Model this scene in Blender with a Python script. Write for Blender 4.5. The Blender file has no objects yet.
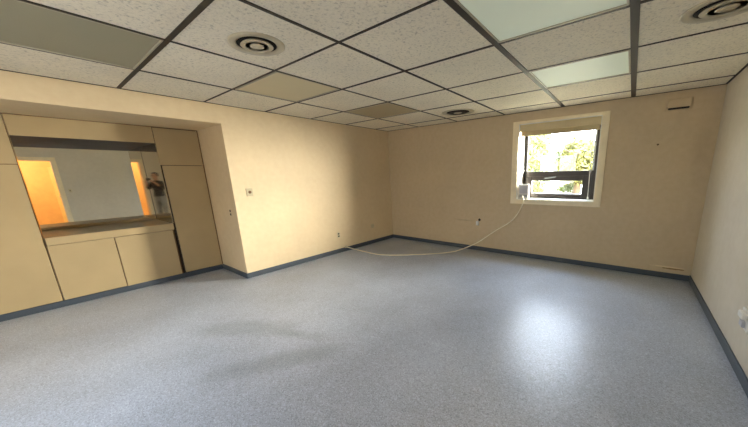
import bpy, bmesh, math, random
from mathutils import Vector, Matrix
random.seed(7)
C = bpy.context.scene.collection
PI = math.pi
H = 2.5            # ceiling height
W = 5.52           # right wall
YN = -3.268         # right-hand side of the cabinet alcove
YF = -6.9          # near wall behind the camera
XC = -0.92         # cabinet fronts
XM = -1.82         # mirror at the back of the niche

# ------------------------------------------------------------------ helpers
def lin(c):
    return tuple(((v / 255) / 12.92 if v / 255 <= 0.04045 else ((v / 255 + 0.055) / 1.055) ** 2.4) for v in c) + (1,)

class MB:
    def __init__(s): s.bm = bmesh.new()
    def box(s, a, b, bev=0.0, seg=2):
        x0, y0, z0 = a; x1, y1, z1 = b
        r = bmesh.ops.create_cube(s.bm, size=1)
        vs = r['verts']
        for v in vs:
            v.co = Vector(((x0 + x1) / 2 + v.co.x * (x1 - x0), (y0 + y1) / 2 + v.co.y * (y1 - y0), (z0 + z1) / 2 + v.co.z * (z1 - z0)))
        if bev > 0:
            es = list({e for v in vs for e in v.link_edges})
            bmesh.ops.bevel(s.bm, geom=es, offset=bev, segments=seg, profile=0.5, affect='EDGES')
        return s
    def quad(s, *pts):
        s.bm.faces.new([s.bm.verts.new(p) for p in pts]); return s
    def tube(s, pts, r, n=8, cap=True, smooth=True):
        pts = [Vector(p) for p in pts]
        rs = r if isinstance(r, (list, tuple)) else [r] * len(pts)
        rings = []; ref = None
        for i, p in enumerate(pts):
            t = (pts[min(i + 1, len(pts) - 1)] - pts[max(i - 1, 0)]).normalized()
            if ref is None:
                ref = Vector((0, 0, 1)) if abs(t.z) < 0.9 else Vector((1, 0, 0))
            a = t.cross(ref).normalized(); b = t.cross(a).normalized(); ref = a.cross(t) * 1.0
            ref = b * -1 if False else ref
            rings.append([s.bm.verts.new(p + (a * math.cos(2 * PI * k / n) + b * math.sin(2 * PI * k / n)) * rs[i]) for k in range(n)])
        for i in range(len(rings) - 1):
            for k in range(n):
                f = s.bm.faces.new((rings[i][k], rings[i][(k + 1) % n], rings[i + 1][(k + 1) % n], rings[i + 1][k])); f.smooth = smooth
        if cap:
            s.bm.faces.new(rings[0][::-1]); s.bm.faces.new(rings[-1])
        return s
    def lathe(s, prof, c=(0, 0, 0), sx=1.0, sy=1.0, n=40, axis='Z', smooth=True):
        rings = []
        for r, h in prof:
            ring = []
            for k in range(n):
                a = 2 * PI * k / n
                p = (r * math.cos(a) * sx, r * math.sin(a) * sy, h)
                if axis == 'Y': p = (p[0], h, p[1])
                if axis == 'X': p = (h, p[0], p[1])
                ring.append(s.bm.verts.new((c[0] + p[0], c[1] + p[1], c[2] + p[2])))
            rings.append(ring)
        for i in range(len(rings) - 1):
            for k in range(n):
                f = s.bm.faces.new((rings[i][k], rings[i][(k + 1) % n], rings[i + 1][(k + 1) % n], rings[i + 1][k])); f.smooth = smooth
        if prof[0][0] > 1e-5: s.bm.faces.new(rings[0][::-1])
        if prof[-1][0] > 1e-5: s.bm.faces.new(rings[-1])
        return s
    def build(s, name, mat, parent=None, weld=True):
        if weld: bmesh.ops.remove_doubles(s.bm, verts=s.bm.verts, dist=1e-6)
        bmesh.ops.recalc_face_normals(s.bm, faces=s.bm.faces)
        me = bpy.data.meshes.new(name); s.bm.to_mesh(me); s.bm.free()
        for m in (mat if isinstance(mat, (list, tuple)) else [mat]): me.materials.append(m)
        o = bpy.data.objects.new(name, me); C.objects.link(o)
        if parent is not None:
            o.parent = parent
            root = parent; off = Vector((0, 0, 0))
            while root is not None: off += root.location; root = root.parent
            o.location = -off            # meshes are written in world coordinates
        return o

def thing(name, label, cat, loc=(0, 0, 0), group=None):
    o = bpy.data.objects.new(name, None); C.objects.link(o); o.location = loc; o.empty_display_size = 0.1
    o['label'] = label; o['category'] = cat
    if group: o['group'] = group
    return o
def tag(o, label, cat, group=None):
    o['label'] = label; o['category'] = cat
    if group: o['group'] = group
    return o
def struct(o, label=None):
    o['kind'] = 'structure'
    if label: o['label'] = label
    return o
def smooth_path(pts, n=8):
    pts = [Vector(p) for p in pts]; out = []
    for i in range(len(pts) - 1):
        p0 = pts[max(i - 1, 0)]; p1 = pts[i]; p2 = pts[i + 1]; p3 = pts[min(i + 2, len(pts) - 1)]
        for k in range(n):
            t = k / n
            out.append(0.5 * ((2 * p1) + (p2 - p0) * t + (2 * p0 - 5 * p1 + 4 * p2 - p3) * t * t + (3 * p1 - p0 - 3 * p2 + p3) * t ** 3))
    out.append(pts[-1]); return out

# ------------------------------------------------------------------ materials
class NT:
    def __init__(s, name):
        s.m = bpy.data.materials.new(name); s.m.use_nodes = True
        s.t = s.m.node_tree; s.b = s.t.nodes['Principled BSDF']
        s.co = s.t.nodes.new('ShaderNodeTexCoord').outputs['Object']
    def n(s, typ, **kw):
        x = s.t.nodes.new(typ)
        for k, v in kw.items():
            if k in x.inputs: 
                if hasattr(v, 'is_linked'): s.t.links.new(v, x.inputs[k])
                else: x.inputs[k].default_value = v
            else: setattr(x, k, v)
        return x
    def noise(s, scale, detail=3, rough=0.5, vec=None):
        x = s.n('ShaderNodeTexNoise', Scale=scale, Detail=detail, Roughness=rough)
        s.t.links.new(vec or s.co, x.inputs['Vector']); return x.outputs['Fac']
    def ramp(s, fac, stops):
        r = s.n('ShaderNodeValToRGB'); s.t.links.new(fac, r.inputs['Fac'])
        e = r.color_ramp.elements
        while len(e) > 1: e.remove(e[-1])
        e[0].position, e[0].color = stops[0][0], stops[0][1]
        for p, c in stops[1:]:
            q = e.new(p); q.color = c
        return r.outputs['Color']
    def mix(s, fac, a, b, mode='MIX'):
        x = s.n('ShaderNodeMix', data_type='RGBA', blend_type=mode)
        for i, v in ((0, fac), (6, a), (7, b)):
            if hasattr(v, 'is_linked'): s.t.links.new(v, x.inputs[i])
            else: x.inputs[i].default_value = v
        return x.outputs[2]
    def math(s, op, a, b=0.0, clamp=False):
        x = s.n('ShaderNodeMath', operation=op); x.use_clamp = clamp
        for i, v in ((0, a), (1, b)):
            if hasattr(v, 'is_linked'): s.t.links.new(v, x.inputs[i])
            else: x.inputs[i].default_value = v
        return x.outputs[0]
    def set(s, name, v):
        if hasattr(v, 'is_linked'): s.t.links.new(v, s.b.inputs[name])
        else: s.b.inputs[name].default_value = v
    def bump(s, h, strength, dist=0.01):
        x = s.n('ShaderNodeBump', Strength=strength, Distance=dist); s.t.links.new(h, x.inputs['Height'])
        s.t.links.new(x.outputs['Normal'], s.b.inputs['Normal'])
    def sep(s):
        x = s.n('ShaderNodeSeparateXYZ'); s.t.links.new(s.co, x.inputs[0]); return x.outputs

def g(v): return (v, v, v, 1)
def mat(name, rgb, rough=0.5, metal=0.0, var=0.06, scale=6.0, bump=0.0, bscale=200, spec=0.5):
    k = NT(name); c = lin(rgb)
    d = tuple(v * (1 - var) for v in c[:3]) + (1,); u = tuple(min(1, v * (1 + var)) for v in c[:3]) + (1,)
    k.set('Base Color', k.ramp(k.noise(scale), [(0.3, d), (0.7, u)]))
    k.set('Roughness', rough); k.set('Metallic', metal); k.set('Specular IOR Level', spec)
    if bump: k.bump(k.noise(bscale, 2), bump, 0.002)
    return k.m

def wall_mat(name, rgb, marks=False):
    k = NT(name); c = lin(rgb)
    big = k.noise(0.9, 4, 0.6); small = k.noise(14, 3)
    col = k.ramp(big, [(0.3, tuple(v * 0.93 for v in c[:3]) + (1,)), (0.7, tuple(min(1, v * 1.04) for v in c[:3]) + (1,))])
    col = k.mix(0.12, col, k.ramp(small, [(0.35, g(0.25)), (0.65, g(0.75))]), 'SOFT_LIGHT')
    if marks:   # torn paint above the base near the right corner, a grey rub mark near the broken outlet, a stain
        o = k.sep()
        def blot(x, z, rx, rz, thr, freq):
            dx = k.math('DIVIDE', k.math('SUBTRACT', o[0], x), rx); dz = k.math('DIVIDE', k.math('SUBTRACT', o[2], z), rz)
            d = k.math('SQRT', k.math('ADD', k.math('MULTIPLY', dx, dx), k.math('MULTIPLY', dz, dz)))
            d = k.math('ADD', d, k.math('MULTIPLY', k.math('SUBTRACT', k.noise(freq, 4), 0.5), 1.1))
            return k.math('MULTIPLY', k.math('SUBTRACT', 1.0, d), thr, True)
        col = k.mix(blot(5.32, 0.146, 0.15, 0.012, 4, 30), col, lin((150, 122, 84)))
        col = k.mix(blot(5.27, 0.165, 0.2, 0.012, 4, 22), col, lin((226, 208, 172)))
        col = k.mix(k.math('MULTIPLY', blot(2.0, 0.59, 0.28, 0.02, 1.2, 12), 0.30), col, lin((120, 115, 100)))
        col = k.mix(blot(4.95, 1.846, 0.016, 0.014, 3, 40), col, lin((95, 75, 50)))
        col = k.mix(k.math('MULTIPLY', blot(5.38, 1.75, 0.10, 0.45, 1.0, 5), 0.2), col, lin((140, 120, 85)))
    k.set('Base Color', col); k.set('Roughness', 0.55); k.set('Specular IOR Level', 0.35)
    k.bump(k.noise(60, 4), 0.12, 0.003)
    return k.m

M_wall = wall_mat('cream_wall_paint', (224, 204, 168))
M_wallb = wall_mat('cream_wall_paint_marked', (206, 187, 155), True)
M_wallr = wall_mat('pale_wall_paint', (216, 207, 188))

def floor_mat():
    k = NT('speckled_blue_grey_vinyl')
    mp = k.n('ShaderNodeMapping'); mp.inputs['Scale'].default_value = (1, 1.2, 1); k.t.links.new(k.co, mp.inputs['Vector'])
    v = k.n('ShaderNodeTexVoronoi', Scale=135.0); k.t.links.new(mp.outputs[0], v.inputs['Vector'])
    v2 = k.n('ShaderNodeTexVoronoi', Scale=230.0); k.t.links.new(mp.outputs[0], v2.inputs['Vector'])
    s1 = k.n('ShaderNodeSeparateColor'); k.t.links.new(v.outputs['Color'], s1.inputs[0])
    s2 = k.n('ShaderNodeSeparateColor'); k.t.links.new(v2.outputs['Color'], s2.inputs[0])
    base = k.ramp(k.noise(1.1, 4, 0.6), [(0.3, lin((158, 165, 177))), (0.7, lin((178, 186, 200)))])
    c = k.mix(0.75, base, k.ramp(s1.outputs[0], [(0.0, g(0.30)), (0.14, g(0.36)), (0.18, g(0.48)), (0.80, g(0.53)), (0.86, g(0.66)), (1.0, g(0.74))]), 'OVERLAY')
    c = k.mix(0.6, c, k.ramp(s2.outputs[1], [(0.0, g(0.3)), (0.2, g(0.48)), (0.85, g(0.52)), (1.0, g(0.75))]), 'OVERLAY')
    o = k.sep()
    def blot(x, y, rx, ry, ang, gain, freq=2.5):
        ca, sa = math.cos(ang), math.sin(ang)
        dx = k.math('SUBTRACT', o[0], x); dy = k.math('SUBTRACT', o[1], y)
        a = k.math('DIVIDE', k.math('ADD', k.math('MULTIPLY', dx, ca), k.math('MULTIPLY', dy, sa)), rx)
        b = k.math('DIVIDE', k.math('SUBTRACT', k.math('MULTIPLY', dy, ca), k.math('MULTIPLY', dx, sa)), ry)
        d = k.math('SQRT', k.math('ADD', k.math('MULTIPLY', a, a), k.math('MULTIPLY', b, b)))
        d = k.math('ADD', d, k.math('MULTIPLY', k.math('SUBTRACT', k.noise(freq, 5, 0.65), 0.5), 0.9))
        return k.math('MULTIPLY', k.math('SUBTRACT', 1.0, d), gain, True)
    # worn, scuffed patches in the sheet vinyl
    wear = blot(1.55, -3.98, 0.70, 0.20, 0.62, 1.6)
    wear = k.math('MAXIMUM', wear, blot(2.42, -4.02, 0.62, 0.16, 0.95, 1.6))
    wear = k.math('MAXIMUM', wear, blot(2.05, -3.75, 0.55, 0.10, 0.35, 1.2))
    c = k.mix(k.math('MULTIPLY', wear, 0.32), c, lin((88, 92, 96)))
    tan = blot(0.9, -5.3, 1.5, 0.9, 0.0, 0.9)
    c = k.mix(k.math('MULTIPLY', tan, 0.22), c, lin((140, 132, 105)))
    k.set('Base Color', c)
    ro = k.ramp(k.noise(1.6, 5, 0.6), [(0.3, g(0.30)), (0.7, g(0.42))])
    k.set('Roughness', ro); k.set('Specular IOR Level', 0.75)
    k.bump(k.noise(34, 4), 0.10, 0.003)
    return k.m
M_floor = floor_mat()

def tile_mat():
    k = NT('mineral_fibre_ceiling_tile')
    c = lin((252, 243, 220))
    col = k.ramp(k.noise(1.3, 3), [(0.3, tuple(v * 0.94 for v in c[:3]) + (1,)), (0.7, tuple(v * 1.04 for v in c[:3]) + (1,))])
    pits = k.ramp(k.noise(48, 5, 0.7), [(0.34, g(0.62)), (0.43, g(0.90)), (0.5, g(0.97)), (0.7, g(1.0))])
    col = k.mix(1.0, col, pits, 'MULTIPLY')
    k.set('Base Color', col); k.set('Roughness', 0.85); k.set('Specular IOR Level', 0.15)
    k.bump(k.noise(55, 5, 0.7), 0.5, 0.01)
    return k.m
M_tile = tile_mat()
M_grid = mat('dark_bronze_grid', (44, 36, 26), 0.6, 0.0)
M_cab = mat('almond_laminate', (176, 157, 120), 0.38, 0, 0.05, 2.2, spec=0.4)
M_cabedge = mat('brown_laminate_edge', (112, 82, 48), 0.5)
M_gap = mat('dark_cabinet_gap', (52, 38, 26), 0.7)
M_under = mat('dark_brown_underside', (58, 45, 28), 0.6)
M_base = mat('slate_blue_vinyl_base', (66, 76, 86), 0.4, 0, 0.08, 4)
M_white = mat('white_painted_wood', (246, 232, 198), 0.45)
M_plast = mat('ivory_plastic', (208, 196, 164), 0.35)
M_whitep = mat('white_plastic', (236, 234, 226), 0.35)
M_dark = mat('black_slot', (14, 12, 10), 0.6)
M_black = mat('dark_bronze_window_frame', (44, 38, 33), 0.35, 0.3)
M_metal = mat('grey_diffuser_metal', (196, 186, 160), 0.35, 0.0)
M_throat = mat('dark_duct', (10, 9, 8), 0.9)
M_trof = mat('white_troffer_frame', (176, 170, 150), 0.35)
M_track = mat('pale_grey_track', (150, 154, 154), 0.4)
M_greyface = mat('grey_screen', (190, 190, 196), 0.3)
M_cloth = mat('cream_blind_fabric', (206, 190, 152), 0.8)
M_shade = mat('grey_tan_shade_fabric', (190, 172, 136), 0.85)
M_cord = mat('cream_cable', (242, 234, 208), 0.45)

def counter_mat():
    k = NT('brown_woodgrain_counter')
    mp = k.n('ShaderNodeMapping'); mp.inputs['Scale'].default_value = (9, 0.8, 3); k.t.links.new(k.co, mp.inputs['Vector'])
    k.set('Base Color', k.ramp(k.noise(4, 6, 0.7, mp.outputs[0]), [(0.3, lin((112, 94, 66))), (0.7, lin((150, 132, 98)))]))
    k.set('Roughness', 0.3); return k.m
M_counter = counter_mat()

def mirror_mat(name, rgb, r):
    k = NT(name); k.set('Metallic', 1.0)
    c = lin(rgb)
    k.set('Base Color', k.ramp(k.noise(3), [(0.3, tuple(v * 0.98 for v in c[:3]) + (1,)), (0.7, c)])); k.set('Roughness', r); return k.m
M_mirror = mirror_mat('silver_mirror', (250, 249, 240), 0.015)
M_steel = mirror_mat('polished_side_panel', (205, 192, 165), 0.045)

def lens_mat(name, rgb, em=0.0):
    k = NT(name); c = lin(rgb)
    k.set('Base Color', k.ramp(k.noise(2), [(0.3, tuple(v * 0.95 for v in c[:3]) + (1,)), (0.7, c)]))
    k.set('Roughness', 0.5); k.set('Specular IOR Level', 0.6)
    v = k.n('ShaderNodeTexVoronoi', Scale=90.0); k.t.links.new(k.co, v.inputs['Vector'])
    k.bump(v.outputs['Distance'], 0.15, 0.003)
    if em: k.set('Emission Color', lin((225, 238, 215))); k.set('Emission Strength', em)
    return k.m
M_lens_a = lens_mat('pale_green_glow_lens', (222, 230, 208), 0.20)  # emission stands in for window light reflected by the lens
M_lens_b = lens_mat('grey_lens', (158, 154, 130))
M_lens_c = lens_mat('tan_lens', (222, 208, 170))
M_lens_d = lens_mat('brown_lens', (172, 156, 122))

def glass_mat():
    k = NT('window_glass'); t = k.t; out = t.nodes['Material Output']
    tr = k.n('ShaderNodeBsdfTransparent'); gl = k.n('ShaderNodeBsdfGlossy', Roughness=0.02)
    lw = k.n('ShaderNodeLayerWeight', Blend=0.5); fr = k.math('ADD', k.math('MULTIPLY', k.math('POWER', lw.outputs['Facing'], 5.0), 0.9), 0.04); mx = k.n('ShaderNodeMixShader')
    t.links.new(fr, mx.inputs[0]); t.links.new(tr.outputs[0], mx.inputs[1]); t.links.new(gl.outputs[0], mx.inputs[2])
    t.links.new(mx.outputs[0], out.inputs['Surface']); return k.m
M_glass = glass_mat()

# ------------------------------------------------------------------ the setting
T = 0.14
# floor
struct(MB().box((-2.2, YF - 0.2, -0.1), (9.3, 0.0, 0.0)).build('floor', M_floor))
# left wall: plain stretch, the alcove return, the header over the alcove
m = MB()
m.box((-T, YN, 0), (0, T, H))
m.box((-2.0, YN, 0), (-T, YN + T, H))                      # return wall of the alcove
m.box((-T, YF, 2.246), (0, YN, H))                         # header
m.box((-2.0, YF, 2.246), (-T, YN, 2.36))                   # soffit
m.box((-2.1, YF, 0), (-1.96, YN, 2.3))                     # back of the alcove
struct(m.build('wall_left', M_wall))
# back wall with the window opening
WX0, WX1, WZ0, WZ1, WD = 3.045, 4.265, 1.045, 2.306, 0.40
m = MB()
m.box((0, 0, 0), (WX0, WD, H)); m.box((WX1, 0, 0), (W + T, WD, H))
m.box((WX0, 0, 0), (WX1, WD, WZ0)); m.box((WX0, 0, WZ1), (WX1, WD, H))
struct(m.build('wall_back', M_wallb))
# right wall with the doorway behind the camera
DY0, DY1, DZ = -5.02, -4.36, 2.13
m = MB()
m.box((W, DY1, 0), (W + T, 0, H)); m.box((W, YF, 0), (W + T, DY0, H)); m.box((W, DY0, DZ), (W + T, DY1, H))
struct(m.build('wall_right', M_wallr))
# near wall with a made-up unseen window, added to let fill light in
m = MB()
m.box((-2.1, YF - T, 0), (1.5, YF, H)); m.box((2.9, YF - T, 0), (W + T, YF, H))
m.box((1.5, YF - T, 0), (2.9, YF, 1.0)); m.box((1.5, YF - T, 2.2), (2.9, YF, H))
struct(m.build('wall_front', M_wall))
w2 = struct(MB().box((1.5, YF - 0.09, 1.0), (1.56, YF - 0.03, 2.2)).box((2.84, YF - 0.09, 1.0), (2.9, YF - 0.03, 2.2))
            .box((1.56, YF - 0.09, 1.0), (2.84, YF - 0.03, 1.06)).box((1.56, YF - 0.09, 2.14), (2.84, YF - 0.03, 2.2))
            .box((2.17, YF - 0.09, 1.06), (2.23, YF - 0.03, 2.14)).build('window_added', M_black))
MB().quad((1.56, YF - 0.06, 1.06), (2.84, YF - 0.06, 1.06), (2.84, YF - 0.06, 2.14), (1.56, YF - 0.06, 2.14)).build('pane', M_glass, w2)

# door opening trim and adjoining room
m = MB()
m.box((W - 0.02, DY1, 0), (W, DY1 + 0.07, DZ + 0.07), 0.004); m.box((W - 0.02, DY0 - 0.07, 0), (W, DY0, DZ + 0.07), 0.004)
m.box((W - 0.02, DY0, DZ), (W, DY1, DZ + 0.07), 0.004)
m.box((W, DY1 - 0.03, 0), (W + T, DY1, DZ)); m.box((W, DY0, 0), (W + T, DY0 + 0.03, DZ)); m.box((W, DY0 + 0.03, DZ - 0.03), (W + T, DY1 - 0.03, DZ))
struct(m.build('door_1', M_white))
M_or = mat('warm_orange_wall', (238, 190, 122), 0.6)
M_orl = mat('pale_warm_panel', (240, 210, 140), 0.5)
m = MB()
m.box((8.0, -6.9, 0), (8.1, -2.6, H)); m.box((W + T, -2.7, 0), (8.0, -2.6, H)); m.box((W + T, -6.9, 0), (8.0, -6.8, H))
struct(m.build('wall_hallway', M_or))
dd = struct(MB().box((7.955, -4.38, 0.0), (8.0, -3.75, 2.0), 0.004).build('door_2', M_orl))
MB().lathe([(0.0, 0.0), (0.022, 0.0), (0.03, 0.02), (0.024, 0.045), (0.0, 0.05)], (7.905, -4.3, 1.0), axis='X', n=16).build('door_knob', M_metal, dd)

# ceiling: tiles with the dark grid between them
LX = [-0.053, 0.894, 1.841, 2.787, 3.722, 4.606, W]        # runners parallel to the left wall
MY = [0.0, -0.395, -1.175, -1.915, -2.664, -3.420, -4.176, -4.933, -5.689, -6.445, YF]
LX[0] = 0.0
lens_cells = {(4, 2): 'a', (4, 4): 'a', (1, 6): 'b', (1, 4): 'c', (1, 2): 'd'}
m = MB()
for i in range(len(LX) - 1):
    for j in range(len(MY) - 1):
        x0, x1, y1, y0 = LX[i], LX[i + 1], MY[j], MY[j + 1]
        if (i, j) in lens_cells: continue
        m.box((x0 + 0.006, y0 + 0.005, H - 0.006), (x1 - 0.006, y1 - 0.005, H + 0.012), 0.004, 1)
m.box((-2.1, YF - T, H + 0.09), (W + T, WD, H + 0.16))       # deck above
m.box((W + T, YF, H), (8.1, -2.6, H + 0.1))
ceil = struct(m.build('ceiling', M_tile))
m = MB()
wide = {4: 0.024, 5: 0.026, 3: 0.013}
for i in range(1, len(LX) - 1):
    hw = wide.get(i, 0.010); m.box((LX[i] - hw, YF, H - 0.012), (LX[i] + hw, 0, H - 0.002))
widey = {6: 0.016, 4: 0.012}
for j in range(1, len(MY) - 1):
    hw = widey.get(j, 0.008)
    for i in range(len(LX) - 1):
        a = LX[i] + (wide.get(i, 0.010) if i else 0); b = LX[i + 1] - (wide.get(i + 1, 0.010) if i + 1 < len(LX) - 1 else 0)
        m.box((a, MY[j] - hw, H - 0.0115), (b, MY[j] + hw, H - 0.002))
m.box((0, YF, H - 0.012), (0.012, 0, H - 0.002)); m.box((W - 0.02, YF, H - 0.012), (W, 0, H - 0.002)); m.box((0.012, -0.012, H - 0.012), (W - 0.02, 0, H - 0.002))
m.build('suspension_grid', M_grid, ceil)

# baseboards
m = MB().box((0, YN, 0), (0.012, -0.012, 0.082), 0.003); struct(m.build('baseboard_left', M_base))
m = MB().box((0, -0.012, 0), (W - 0.012, 0, 0.082), 0.003); struct(m.build('baseboard_back', M_base))
m = MB().box((W - 0.012, DY1 + 0.07, 0), (W, 0, 0.09), 0.003).box((W - 0.012, YF, 0), (W, DY0 - 0.07, 0.09), 0.003); struct(m.build('baseboard_right', M_base))
m = MB().box((XC, YN - 0.012, 0), (0.012, YN, 0.082), 0.003).box((XC - 0.012, YF, 0), (XC + 0.004, YN - 0.012, 0.076), 0.003); struct(m.build('baseboard_alcove', M_base))

# ------------------------------------------------------------------ window
win = struct(bpy.data.objects.new('window_1', None)); C.objects.link(win); win.location = (3.65, 0.3, 1.045)
m = MB()   # casing, mitred look
m.box((2.945, -0.022, 0.970), (WX0, 0, 2.350), 0.004); m.box((WX1, -0.022, 0.970), (4.358, 0, 2.350), 0.004)
m.box((WX0, -0.022, WZ1), (WX1, 0, 2.350), 0.004); m.box((WX0, -0.022, 0.970), (WX1, 0, WZ0), 0.004)
m.build('casing', M_white, win)
m = MB()   # white reveal lining
m.box((WX0, -0.01, WZ0), (WX0 + 0.012, 0.30, WZ1)); m.box((WX1 - 0.012, -0.01, WZ0), (WX1, 0.30, WZ1))
m.box((WX0 + 0.012, -0.01, WZ0), (WX1 - 0.012, 0.30, WZ0 + 0.012)); m.box((WX0 + 0.012, -0.01, WZ1 - 0.012), (WX1 - 0.012, 0.30, WZ1))
m.build('reveal', M_whitep, win)
FY0, FY1 = 0.30, 0.36
gx0, gx1, gz0 = 3.115, 4.165, 1.525
M_jamb = mat('darkened_window_jamb', (20, 18, 16), 0.7, spec=0.1)  # left jamb and track coloured darker to offset strong lamp light there
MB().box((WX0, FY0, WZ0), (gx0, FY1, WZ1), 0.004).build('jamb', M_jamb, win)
m = MB()
m.box((gx1, FY0, WZ0), (WX1, FY1, WZ1), 0.004)
m.box((gx0, FY0, 2.25), (gx1, FY1, WZ1), 0.004); m.box((gx0, FY0, 1.44), (gx1, FY1, gz0), 0.004); m.box((gx0, FY0, WZ0), (gx1, FY1, 1.075), 0.004)
m.build('frame', M_black, win)
m = MB()
m.box((gx1 + 0.004, FY0 - 0.012, gz0), (gx1 + 0.028, FY0, 2.25), 0.003)
m.build('side_track', M_track, win)
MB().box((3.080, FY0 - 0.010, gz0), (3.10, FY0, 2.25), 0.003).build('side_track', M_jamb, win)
MB().box((gx0, 0.33, gz0), (gx1, 0.334, 2.25)).build('upper_pane', M_glass, win)
m = MB()   # hopper sash
sx0, sx1, sz0, sz1 = 3.225, 4.045, 1.140, 1.362
m.box((gx0, FY0 - 0.02, 1.075), (sx0, FY1 - 0.01, 1.44), 0.006); m.box((sx1, FY0 - 0.02, 1.075), (gx1, FY1 - 0.01, 1.44), 0.006)
m.box((sx0, FY0 - 0.02, 1.075), (sx1, FY1 - 0.01, sz0), 0.006); m.box((sx0, FY0 - 0.02, sz1), (sx1, FY1 - 0.01, 1.44), 0.006)
sash = m.build('sash', M_black, win)
MB().box((sx0, 0.325, sz0), (sx1, 0.329, sz1)).build('pane', M_glass, sash)
MB().tube(smooth_path([(3.45, FY0 - 0.022, 1.405), (3.50, FY0 - 0.05, 1.408), (3.56, FY0 - 0.055, 1.420), (3.63, FY0 - 0.05, 1.428)]), 0.009).build('handle', M_track, sash)

# roller blind rolled up under its pelmet
rb = thing('roller_blind', 'rolled-up cream roller blind under its pelmet at the top of the window', 'window blind', (3.65, 0.05, 2.18))
MB().box((WX0 + 0.012, 0.004, 2.186), (WX1 - 0.012, 0.022, WZ1 - 0.012), 0.004).build('pelmet', M_cloth, rb)
MB().tube([(WX0 + 0.02, 0.075, 2.215), (WX1 - 0.02, 0.075, 2.215)], 0.035, 16).build('roller', M_shade, rb)
MB().box((WX0 + 0.03, 0.036, 2.120), (WX1 - 0.03, 0.040, 2.215)).box((WX0 + 0.03, 0.031, 2.112), (WX1 - 0.03, 0.045, 2.134), 0.004).build('shade', M_shade, rb)
def pull_cord(x, y, z0, z1, label):
    t = thing('blind_cord', label, 'cord', (x, y, z1), 'cords hanging in the window')
    MB().tube(smooth_path([(x, y, z0), (x + 0.003, y, (z0 + z1) / 2), (x + 0.008, y, z1)]), 0.0045, 6).build('cord', M_whitep, t)
    MB().lathe([(0.0, 0.0), (0.010, 0.004), (0.016, 0.03), (0.006, 0.05), (0.0, 0.052)], (x + 0.008, y, z1 - 0.04), n=12).build('pull', M_whitep, t)
pull_cord(4.155, 0.10, 2.115, 1.105, 'long white blind cord with pull hanging at the right side of the window')
pull_cord(3.092, 0.15, 2.115, 1.56, 'short white blind cord with pull hanging at the left side of the window')

# white box on the sill and its cable
bx = thing('power_box', 'small white box with grey face standing on the window sill', 'electrical box', (3.155, 0.06, WZ0 + 0.012))
z0 = WZ0 + 0.012
MB().box((3.066, 0.035, z0), (3.246, 0.10, z0 + 0.255), 0.01).build('housing', M_whitep, bx)
MB().box((3.088, 0.030, z0 + 0.09), (3.224, 0.036, z0 + 0.232), 0.002).build('face_panel', M_greyface, bx)
MB().box((3.088, 0.031, z0 + 0.03), (3.224, 0.036, z0 + 0.075), 0.002).box((3.135, 0.024, z0 + 0.035), (3.175, 0.033, z0 + 0.07), 0.003).build('socket_panel', M_track, bx)
path = [(3.155, 0.022, z0 + 0.045), (3.165, -0.01, z0 + 0.035), (3.180, -0.036, 0.985), (3.111, -0.065, 0.811), (2.989, -0.113, 0.646), (2.747, -0.208, 0.474), (2.496, -0.307, 0.275),
        (2.323, -0.375, 0.171), (2.181, -0.431, 0.105), (2.055, -0.48, 0.055), (1.806, -0.60, 0.008), (1.504, -0.874, 0.008), (1.201, -1.11, 0.008), (0.84, -1.286, 0.008),
        (0.416, -1.290, 0.008), (0.14, -1.32, 0.03), (0.034, -1.43, 0.088)]
cab = tag(MB().tube(smooth_path(path, 8), 0.0095, 8).build('power_cable', M_cord), 'long cream cable drooping from the sill box down across the floor', 'cable')
MB().box((0.0125, -1.462, 0.076), (0.05, -1.415, 0.116), 0.004).build('plug', M_plast, cab)

# ------------------------------------------------------------------ built-in cabinets in the alcove
def door(name, y0, y1, z0, z1, parent, mt=None):
    return MB().box((XC - 0.02, y0, z0), (XC, y1, z1), 0.0025, 1).build(name, mt or M_cab, parent)
gp = 0.004
YL, YR = -4.945, -3.790          # niche sides
# left tall cabinet
t = thing('tall_cabinet', 'tall almond cabinet at the left end of the alcove, left of the mirror', 'cabinet', (XC - 0.4, -5.4, 0))
MB().box((-1.90, -5.90, 0.0), (XC - 0.022, YL - 0.006, 2.24)).build('carcass', M_cabedge, t)
door('door', -5.90, YL - 0.012, 0.080, 1.708, t); door('door', -5.90, YL - 0.01, 1.716, 2.238, t)
# right tall cabinet
t = thing('tall_cabinet', 'tall almond cabinet at the right end of the alcove, beside the corner', 'cabinet', (XC - 0.4, -3.53, 0))
MB().box((-1.90, YR + 0.0075, 0.0), (XC - 0.022, YN - 0.024, 2.24)).build('carcass', M_gap, t)
door('door', -3.765, YN - 0.014, 0.080, 1.712, t); door('door', YR + 0.008, YN - 0.014, 1.720, 2.232, t)
MB().box((XC - 0.03, YN - 0.0135, 0.078), (XC - 0.006, YN - 0.002, 2.236)).build('scribe_strip', M_cabedge, t)
MB().box((XC - 0.0219, YR + 0.0075, 0.08), (XC - 0.012, -3.766, 1.718)).build('gap_strip', M_gap, t)
struct(MB().box((XC - 0.03, -5.9, 2.2392), (XC - 0.004, YN - 0.002, 2.2459)).build('trim_1', M_cabedge))
# panel above the niche
t = thing('niche_header', 'almond panel bridging the alcove above the mirror niche', 'cabinet panel', (XC, -4.36, 2.02))
MB().box((XC - 0.02, YL - 0.004, 2.020), (XC, YR, 2.238), 0.0025, 1).build('face_panel', M_cab, t)
MB().box((XM, YL, 2.022), (XC - 0.022, YR, 2.05)).build('underside', M_under, t)
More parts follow.
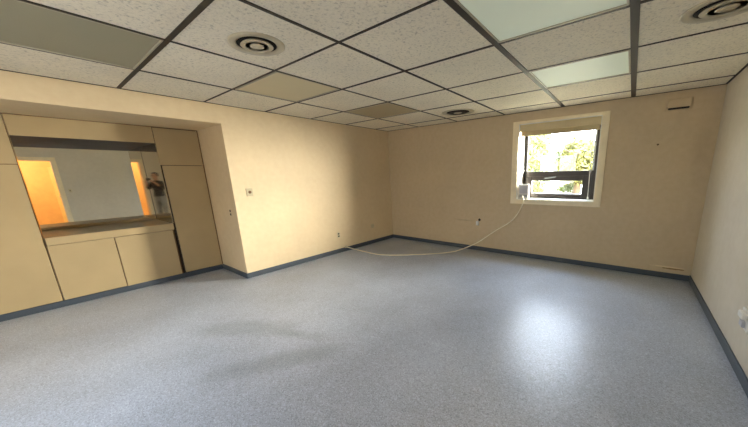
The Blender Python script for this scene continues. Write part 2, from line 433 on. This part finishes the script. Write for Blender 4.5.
# base cabinet
t = thing('base_cabinet', 'low two-door almond cabinet under the counter', 'cabinet', (XC - 0.4, -4.37, 0))
MB().box((-1.90, YL + 0.0, 0.0), (XC - 0.024, YR - 0.002, 0.772)).build('carcass', M_cabedge, t)
ymid = -4.405
door('door', YL - 0.002, ymid - 0.004, 0.080, 0.768, t); door('door', ymid + 0.004, YR - 0.024, 0.076, 0.766, t)
# countertop
t = thing('countertop', 'brown woodgrain counter with almond front edge below the mirror', 'countertop', (XC - 0.4, -4.37, 0.78))
MB().box((XM + 0.001, YL + 0.002, 0.778), (XC - 0.001, YR - 0.003, 0.866)).build('worktop', M_counter, t)
MB().box((XC, YL + 0.002, 0.774), (XC + 0.022, YR - 0.003, 0.868), 0.006).build('front_edge', M_cab, t)
MB().box((XM + 0.001, YL + 0.006, 0.8665), (XM + 0.016, YR - 0.008, 0.905), 0.003).build('back_strip', M_cab, t)
# mirrors
tag(MB().box((XM - 0.012, YL + 0.004, 0.80), (XM, YR - 0.004, 2.022)).build('mirror', M_mirror), 'large wall mirror across the back of the niche, reflecting the doorway', 'mirror')
tag(MB().box((XM + 0.001, YR - 0.001, 0.868), (XC - 0.004, YR + 0.007, 2.019)).build('side_mirror', M_steel), 'narrow polished panel lining the right side of the mirror niche', 'mirror')
tag(MB().box((XM + 0.001, YL - 0.005, 0.868), (XC - 0.004, YL + 0.001, 2.019)).build('side_mirror', M_steel), 'narrow polished panel lining the left side of the mirror niche', 'mirror')

# ------------------------------------------------------------------ ceiling lights and diffusers
def troffer(i, j, key, label):
    x0, x1, y1, y0 = LX[i], LX[i + 1], MY[j], MY[j + 1]
    ex = wide.get(i, 0.010) + 0.002; ex1 = wide.get(i + 1, 0.010) + 0.002; ey = 0.018
    a, b, c, d = x0 + ex, x1 - ex1, y0 + ey, y1 - ey
    t = thing('ceiling_light', label, 'ceiling light', ((a + b) / 2, (c + d) / 2, H))
    f = 0.014
    m = MB()
    m.box((a, c, H - 0.014), (a + f, d, H + 0.03), 0.003); m.box((b - f, c, H - 0.014), (b, d, H + 0.03), 0.003)
    m.box((a + f, c, H - 0.014), (b - f, c + f, H + 0.03), 0.003); m.box((a + f, d - f, H - 0.014), (b - f, d, H + 0.03), 0.003)
    m.box((a, c, H + 0.03), (b, d, H + 0.08))
    m.build('frame', M_trof, t)
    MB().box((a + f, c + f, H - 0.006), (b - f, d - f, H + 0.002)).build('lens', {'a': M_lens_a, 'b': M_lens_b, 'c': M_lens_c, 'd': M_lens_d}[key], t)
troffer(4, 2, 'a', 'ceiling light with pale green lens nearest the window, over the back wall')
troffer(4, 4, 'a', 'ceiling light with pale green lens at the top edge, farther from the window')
troffer(1, 6, 'b', 'large dull grey ceiling light over the left end, above the cabinets')
troffer(1, 4, 'c', 'tan unlit ceiling light panel beyond the round air diffuser, left side')
troffer(1, 2, 'd', 'small brownish unlit ceiling light panel near the far left corner')

def diffuser(x, y, r, label, M_ring=None):
    k = 1.24
    t = thing('air_diffuser', label, 'air vent', (x, y, H))
    z = H - 0.006
    MB().lathe([(r, 0.0), (r * 0.99, -0.005), (r * 0.93, -0.009), (r * 0.80, -0.009), (r * 0.70, -0.003), (r * 0.70, 0.002), (r * 0.9, 0.002)], (x, y, z), k, 1).build('flange', M_metal, t)
    MB().lathe([(0.0, -0.0012), (r * 0.72, -0.0012), (r * 0.72, 0.03), (0, 0.03)], (x, y, z), k, 1).build('duct_opening', M_throat, t)
    for q, (ro, ri) in enumerate(((0.575, 0.515), (0.42, 0.36))):
        MB().lathe([(r * ro, -0.0125), (r * (ro - 0.012), -0.0150), (r * ri, -0.0055), (r * (ri + 0.015), -0.0035)], (x, y, z), k, 1).build('cone_ring', M_ring or M_metal, t)
    MB().lathe([(0.0, -0.020), (r * 0.12, -0.021), (r * 0.22, -0.017), (r * 0.26, -0.012), (r * 0.22, -0.003), (0.0, -0.0025)], (x, y, z), k, 1).build('centre_cone', M_metal, t)
diffuser(2.265, -3.762, 0.180, 'round ceiling air diffuser above the cabinets side, first from the left')
diffuser(2.255, -0.715, 0.225, 'small-looking round air diffuser in the ceiling by the far left corner', M_grid)
diffuser(5.075, -2.285, 0.185, 'round ceiling air diffuser at the top right corner, cut by the picture edge')

# ------------------------------------------------------------------ plates and boxes on the walls
t = thing('switch_plate', 'ivory square plate with a dark centre on the left wall', 'wall plate', (0, -3.055, 1.30))
MB().box((0, -3.100, 1.245), (0.010, -3.010, 1.362), 0.003).build('plate', mat('grey_beige_plate', (192, 180, 148), 0.4), t)
MB().lathe([(0.020, 0.008), (0.022, 0.014), (0.012, 0.018), (0.0, 0.018)], (0, -3.052, 1.305), axis='X', n=16).build('dial', M_cabedge, t)
def outlet_x(x, y, z, s, label, sx=0.035, sz=0.058):
    t = thing('outlet', label, 'outlet', (x, y, z))
    MB().box((x, y - sx, z - sz), (x + s * 0.007, y + sx, z + sz), 0.002).build('plate', M_plast, t)
    for dz in (0.024, -0.024):
        MB().box((x + s * 0.006, y - 0.017, z + dz - 0.015), (x + s * 0.0095, y + 0.017, z + dz + 0.015), 0.002).build('socket', M_dark, t)
    return t
outlet_x(0, -1.574, 0.363, 1, 'ivory wall outlet low on the left wall above the cable plug')
t = thing('cover_plate', 'round pale cover low on the left wall near the far corner', 'wall plate', (0, -0.657, 0.397))
MB().lathe([(0.05, 0.0), (0.05, 0.005), (0.042, 0.010), (0.0, 0.012)], (0, -0.657, 0.397), axis='X', n=24).build('cover', M_plast, t)
MB().lathe([(0.006, 0.012), (0.006, 0.014), (0.0, 0.0145)], (0, -0.657, 0.397), axis='X', n=10).build('screw', M_metal, t)
t = thing('outlet', 'outlet with two dark sockets on the side wall of the cabinet alcove', 'outlet', (-0.21, YN, 1.007))
MB().box((-0.26, YN - 0.007, 0.945), (-0.155, YN, 1.070), 0.002).build('plate', M_wall, t)
for dz in (0.028, -0.024): MB().box((-0.225, YN - 0.010, 1.007 + dz - 0.016), (-0.185, YN - 0.005, 1.007 + dz + 0.016), 0.003).build('socket', M_dark, t)
# broken outlet on the back wall
t = thing('outlet', 'broken back-wall outlet with a dark hole and a hanging pale cover', 'outlet', (2.31, 0, 0.60))
MB().box((2.245, -0.006, 0.555), (2.375, 0, 0.690), 0.002).build('plate', M_wallb, t)
MB().lathe([(0.026, -0.0085), (0.026, -0.005), (0.0, -0.005)][::-1], (2.335, 0, 0.622), axis='Y', n=18).build('hole', M_dark, t)
MB().box((2.270, -0.040, 0.510), (2.332, -0.0065, 0.598), 0.012).build('loose_cover', M_whitep, t)
# vent box high on the back wall
t = thing('wall_box', 'small beige box high on the back wall under the ceiling, right of the window', 'wall box', (5.1, 0, 2.33))
MB().box((4.985, -0.055, 2.285), (5.222, 0, 2.386), 0.006).build('housing', M_wallb, t)
MB().box((5.000, -0.052, 2.268), (5.205, -0.004, 2.2845), 0.002).build('slot', M_dark, t)
MB().box((4.972, -0.010, 2.255), (5.236, 0.0, 2.400), 0.003).build('backplate', M_wallb, t)
# right wall outlet with a plug
t = thing('outlet', 'white outlet with a plug low on the right wall at the picture edge', 'outlet', (W, -2.12, 0.42))
MB().box((W - 0.010, -2.20, 0.345), (W, -2.035, 0.490), 0.003).build('plate', M_whitep, t)
MB().box((W - 0.045, -2.170, 0.430), (W - 0.010, -2.080, 0.478), 0.008).build('adapter', M_whitep, t)
MB().box((W - 0.030, -2.150, 0.362), (W - 0.010, -2.085, 0.408), 0.005).build('socket', M_greyface, t)
# plate on the right wall, seen in the mirror
t = thing('switch_plate', 'small switch plate beside the doorway, seen in the mirror', 'wall plate', (W, -4.19, 1.24))
MB().box((W - 0.008, -4.225, 1.185), (W, -4.155, 1.30), 0.002).build('plate', M_plast, t)
MB().box((W - 0.02, -4.198, 1.225), (W - 0.007, -4.182, 1.26), 0.003).build('toggle', M_dark, t)


# ------------------------------------------------------------------ the person taking the picture, seen only in the mirrors
def skin_mesh(verts, edges, radii, sub=2):
    me = bpy.data.meshes.new('skin'); me.from_pydata(verts, edges, [])
    o = bpy.data.objects.new('skin', me); C.objects.link(o)
    md = o.modifiers.new('s', 'SKIN'); md.use_smooth_shade = True
    for v, rr in zip(me.skin_vertices[0].data, radii):
        v.radius = rr if isinstance(rr, tuple) else (rr, rr)
    me.skin_vertices[0].data[0].use_root = True
    sb = o.modifiers.new('d', 'SUBSURF'); sb.levels = sub; sb.render_levels = sub
    dg = bpy.context.evaluated_depsgraph_get()
    out = bpy.data.meshes.new_from_object(o.evaluated_get(dg))
    bpy.data.objects.remove(o); bpy.data.meshes.remove(me)
    return out
def build_person():
    px, py = 4.873, -5.206
    R = Matrix.Rotation(math.atan2(0.557, 0.801), 4, 'Z'); R.translation = Vector((px, py, 0))
    V = []; E = []; Rd = []
    def add(p, r, par=None):
        V.append(p); Rd.append(r); i = len(V) - 1
        if par is not None: E.append((par, i))
        return i
    pel = add((0, 0, .95), (.15, .11)); sp = add((0, 0, 1.14), (.135, .10), pel); ch = add((0, 0, 1.34), (.165, .115), sp)
    nb = add((0, .0, 1.46), (.07, .07), ch); nk = add((0, .015, 1.52), .052, nb); h1 = add((0, .03, 1.59), (.07, .085), nk); h2 = add((0, .03, 1.67), (.078, .095), h1); add((0, .02, 1.735), (.05, .06), h2)
    chains = []
    for s in (-1, 1):
        sh = add((s * .17, 0, 1.415), .065, ch); el = add((s * .27, .06, 1.20), .047, sh); wr = add((s * .135, .225, 1.425), .028, el); pm = add((s * .10, .257, 1.475), (.034, .018), wr)
        hp = add((s * .095, 0, .88), .09, pel); kn = add((s * .105, .02, .50), .06, hp); an = add((s * .105, -.02, .09), .042, kn); add((s * .12, .14, .04), (.045, .03), an)
        for q in range(4):   # fingers wrapped round the back edge of the phone
            bz = 1.505 - .014 * q; ln = (.9, 1.0, .95, .8)[q]
            chains.append(([(s * .098, .260, bz - .012), (s * (.098 - .02 * ln), .279, bz + .004), (s * (.098 - .04 * ln), .281, bz + .012), (s * (.098 - .055 * ln), .275, bz + .014)], (.009, .0085, .008, .006)))
        chains.append(([(s * .112, .237, 1.455), (s * .10, .230, 1.485), (s * .082, .237, 1.505), (s * .066, .243, 1.508)], (.011, .0095, .009, .007)))
    bm = bmesh.new()
    def take(me): bm.from_mesh(me); bpy.data.meshes.remove(me)
    take(skin_mesh(V, E, Rd))
    for pts, rr in chains: take(skin_mesh(pts, [(0, 1), (1, 2), (2, 3)], rr, 1))
    def blob(c, r, sx=1, sy=1, sz=1):
        rr = bmesh.ops.create_uvsphere(bm, u_segments=10, v_segments=8, radius=r)
        for v in rr['verts']: v.co = Vector((c[0] + v.co.x * sx, c[1] + v.co.y * sy, c[2] + v.co.z * sz))
        return rr['verts']
    blob((0, .125, 1.628), .014, .8, 1, 1.5)
    for s in (-1, 1): blob((s * .080, .02, 1.63), .022, .4, .8, 1.3)
    lips = blob((0, .115, 1.592), .02, 1.1, .4, .35)
    eyes = [v for s in (-1, 1) for v in blob((s * .032, .112, 1.652), .011)]
    bm.faces.ensure_lookup_table(); ev = set(eyes)
    for f in bm.faces:
        c = f.calc_center_median(); f.smooth = True
        if f.verts[0] in ev: f.material_index = 3
        elif c.z < .07: f.material_index = 3
        elif c.z < .96 : f.material_index = 2
        elif c.z > 1.49 or (c.y > .17): f.material_index = 0
        else: f.material_index = 1
    bm.transform(R)
    me = bpy.data.meshes.new('person'); bm.to_mesh(me); bm.free()
    for q in (mat('skin', (196, 146, 116), 0.5), mat('dark_shirt', (52, 47, 42), 0.85), mat('grey_trousers', (150, 145, 136), 0.85), mat('dark_shoes_and_eyes', (28, 24, 22), 0.5)): me.materials.append(q)
    o = bpy.data.objects.new('person', me); C.objects.link(o)
    tag(o, 'person in dark shirt and grey trousers holding up a phone, reflected in the niche mirrors', 'person')
    hb = bmesh.new(); rr = bmesh.ops.create_uvsphere(hb, u_segments=20, v_segments=14, radius=1.0)
    for v in rr['verts']: v.co = Vector((v.co.x * .088, .012 + v.co.y * .102, 1.675 + v.co.z * .085))
    bmesh.ops.delete(hb, geom=[f for f in hb.faces if (f.calc_center_median().y > .045 and f.calc_center_median().z < 1.705) or f.calc_center_median().z < 1.60], context='FACES')
    for f in hb.faces: f.smooth = True
    hb.transform(R); hm = bpy.data.meshes.new('hair'); hb.to_mesh(hm); hb.free(); hm.materials.append(mat('dark_hair', (40, 30, 24), 0.6))
    h = bpy.data.objects.new('hair', hm); C.objects.link(h); h.parent = o
    # phone
    b = MB().box((-.075, .261, 1.492), (.075, .2695, 1.566), 0.004); 
    for v in b.bm.verts: v.co = R @ v.co
    ph = b.build('phone', mat('black_phone', (24, 24, 26), 0.25)); tag(ph, 'dark phone held level in both hands by the person in the mirror', 'phone')
build_person()

# ------------------------------------------------------------------ outdoors
M_lawn = mat('sunlit_lawn', (176, 168, 138), 0.9, 0, 0.25, 3)
struct(MB().box((-45, 0.9, 0.40), (25, 70, 0.52)).build('ground_outside', M_lawn))
def leaf_mat(name, a, b):
    k = NT(name)
    col = k.ramp(k.noise(1.6, 4), [(0.3, lin(a)), (0.7, lin(b))])
    k.set('Base Color', col); k.set('Roughness', 0.6)
    tr = k.n('ShaderNodeBsdfTranslucent'); k.t.links.new(col, tr.inputs['Color'])
    mx = k.n('ShaderNodeMixShader'); mx.inputs[0].default_value = 0.35
    k.t.links.new(k.b.outputs[0], mx.inputs[1]); k.t.links.new(tr.outputs[0], mx.inputs[2])
    k.t.links.new(mx.outputs[0], k.t.nodes['Material Output'].inputs['Surface']); return k.m
M_leaf = [leaf_mat('yellow_green_leaves', (82, 82, 38), (124, 120, 62)), leaf_mat('green_leaves', (64, 74, 40), (112, 118, 66)), leaf_mat('golden_leaves', (94, 86, 42), (132, 120, 64))]
M_bark = mat('grey_brown_bark', (92, 78, 62), 0.9, 0, 0.2, 8)
def tree(x, y, h, r, k, label, n=5200, trunk=0.42):
    t = thing('leafy_tree', label, 'tree', (x, y, 0.52), 'trees beyond the window')
    rnd = random.Random(int(x * 100 + y * 7))
    b = MB()
    top = 0.52 + h
    zt = 0.52 + h * trunk
    b.tube(smooth_path([(x, y, 0.50), (x + 0.05, y, 0.52 + h * 0.25), (x - 0.03, y, zt), (x + 0.02, y, 0.52 + h * 0.8)]), [0.16 - 0.12 * q / 24 for q in range(25)], 8)
    for q in range(7):
        a = q * 2.4; z = 0.52 + h * (0.34 + 0.06 * q)
        b.tube([(x, y, z), (x + 0.4 * r * math.cos(a), y + 0.4 * r * math.sin(a), z + 0.35 * r), (x + 0.8 * r * math.cos(a), y + 0.8 * r * math.sin(a), z + 0.6 * r)], [0.06, 0.04, 0.015], 6)
    b.build('trunk', M_bark, t, weld=False)
    c = MB()
    lobes = [(Vector((x + rnd.uniform(-.6, .6) * r, y + rnd.uniform(-.6, .6) * r, rnd.uniform(0.52 + h * 0.3, top - 0.35 * r))), rnd.uniform(0.35, 0.62) * r) for _ in range(16)]
    for q in range(n):
        ctr, rr = rnd.choice(lobes)
        d = Vector((rnd.gauss(0, 1), rnd.gauss(0, 1), rnd.gauss(0, 1))).normalized() * rr * rnd.uniform(0.55, 1.0)
        p = ctr + d; s = rnd.uniform(0.06, 0.12)
        u = Vector((rnd.gauss(0, 1), rnd.gauss(0, 1), rnd.gauss(0, 1))).normalized(); v = u.orthogonal().normalized()
        c.quad(p - u * s, p + v * s * 0.5, p + u * s, p - v * s * 0.5)
    c.build('crown', M_leaf[k], t, weld=False)
tree(0.95, 6.4, 2.9, 1.15, 1, 'round green tree filling the left of the upper window pane')
tree(2.75, 8.9, 2.55, 1.0, 0, 'lower yellow-green tree in the right half of the window')
tree(-0.6, 11.5, 3.0, 1.5, 2, 'golden tree farther off behind the green one')
tree(2.0, 12.5, 2.6, 1.2, 1, 'distant tree in the gap at the middle of the window')
tree(-1.6, 7.6, 2.9, 1.3, 0, 'yellow-green tree at the far left edge of the window view')
def shrub(x, y, r, k, label):
    t = thing('garden_shrub', label, 'shrub', (x, y, 0.52), 'shrubs on the lawn')
    rnd = random.Random(int(x * 31 + y)); c = MB()
    for q in range(900):
        a, el = rnd.uniform(0, 2 * PI), rnd.uniform(0.0, PI / 2)
        rr = r * rnd.uniform(0.5, 1) * (1 + 0.2 * math.sin(3 * a))
        p = Vector((x + rr * 1.4 * math.cos(a) * math.cos(el), y + rr * math.sin(a) * math.cos(el), 0.54 + rr * 0.75 * math.sin(el) + 0.03))
        s = rnd.uniform(0.03, 0.07); u = Vector((rnd.gauss(0, 1), rnd.gauss(0, 1), rnd.gauss(0, 1))).normalized(); v = u.orthogonal().normalized()
        c.quad(p - u * s, p + v * s * 0.5, p + u * s, p - v * s * 0.5)
    c.build('foliage', M_leaf[k], t, weld=False)
    MB().tube([(x, y, 0.515), (x + 0.02, y, 0.54 + r * 0.5)], [0.03, 0.012], 6).build('stem', M_bark, t)
shrub(0.9, 8.9, 0.5, 0, 'yellow-green shrub at the left of the lower window pane')
shrub(2.3, 9.6, 0.45, 1, 'green shrub at the right of the lower window pane')

# ------------------------------------------------------------------ light
world = bpy.data.worlds.new('sky'); bpy.context.scene.world = world; world.use_nodes = True
nt = world.node_tree; bg = nt.nodes['Background']
gr = nt.nodes.new('ShaderNodeTexCoord'); sp = nt.nodes.new('ShaderNodeSeparateXYZ'); rp = nt.nodes.new('ShaderNodeValToRGB')
nt.links.new(gr.outputs['Generated'], sp.inputs[0]); nt.links.new(sp.outputs['Z'], rp.inputs['Fac'])
rp.color_ramp.elements[0].color = (1.0, 0.98, 0.94, 1); rp.color_ramp.elements[1].color = (3.2, 3.8, 4.6, 1)
nt.links.new(rp.outputs['Color'], bg.inputs['Color']); bg.inputs['Strength'].default_value = 12.0

def light(name, typ, loc, target, energy, color, **kw):
    l = bpy.data.lights.new(name, typ); l.energy = energy; l.color = color
    for k, v in kw.items(): setattr(l, k, v)
    o = bpy.data.objects.new(name, l); C.objects.link(o); o.location = loc
    o.rotation_euler = (Vector(target) - Vector(loc)).to_track_quat('-Z', 'Y').to_euler()
    return o
light('sun', 'SUN', (0, -10, 20), (2, 4, 0), 1.5, (1.0, 0.93, 0.78), angle=0.02)
# added area lamp standing in for bright sky right of the window, out of the camera's view through the pane
light('added_sky_lamp', 'AREA', (7.9, 3.9, 2.8), (2.6, -1.6, 1.2), 24000, (1.0, 0.93, 0.78), shape='RECTANGLE', size=6.0, size_y=3.0)
light('hallway_lamp', 'POINT', (6.7, -5.3, 2.2), (0, 0, 0), 115, (1.0, 0.80, 0.52), shadow_soft_size=0.12)
po = light('window_portal', 'AREA', (3.65, 0.38, 1.68), (3.65, -3, 1.68), 1, (1, 1, 1), shape='RECTANGLE', size=1.22, size_y=1.26)
po.data.cycles.is_portal = True
p2 = light('added_window_portal', 'AREA', (2.2, YF - 0.1, 1.6), (2.2, 0, 1.6), 1, (1, 1, 1), shape='RECTANGLE', size=1.3, size_y=1.1)  # portal for the added fill window
p2.data.cycles.is_portal = True

# ------------------------------------------------------------------ camera
cam = bpy.data.cameras.new('camera'); co = bpy.data.objects.new('camera', cam); C.objects.link(co)
r = Vector((0.82356572, 0.56688789, -0.0194327)); u = Vector((-0.10906836, 0.19188697, 0.97533762)); f = Vector((-0.55663597, 0.80113514, -0.21986107))
mx = Matrix((r, u, -f)).transposed().to_4x4(); mx.translation = Vector((4.6989, -4.9668, 1.5159)); co.matrix_world = mx
cam.sensor_fit = 'HORIZONTAL'; cam.sensor_width = 36; cam.lens = 279.0285 / 748 * 36
cam.shift_x = -(434.576 - 374) / 748; cam.shift_y = (236.955 - 213.5) / 748
cam.clip_start = 0.03
sc = bpy.context.scene; sc.camera = co
sc.view_settings.view_transform = 'Standard'; sc.view_settings.look = 'None'; sc.view_settings.exposure = -0.3
sc.cycles.use_denoising = True; sc.cycles.max_bounces = 10; sc.cycles.diffuse_bounces = 6; sc.cycles.glossy_bounces = 6; sc.cycles.transparent_max_bounces = 16
sc.cycles.sample_clamp_indirect = 6.0
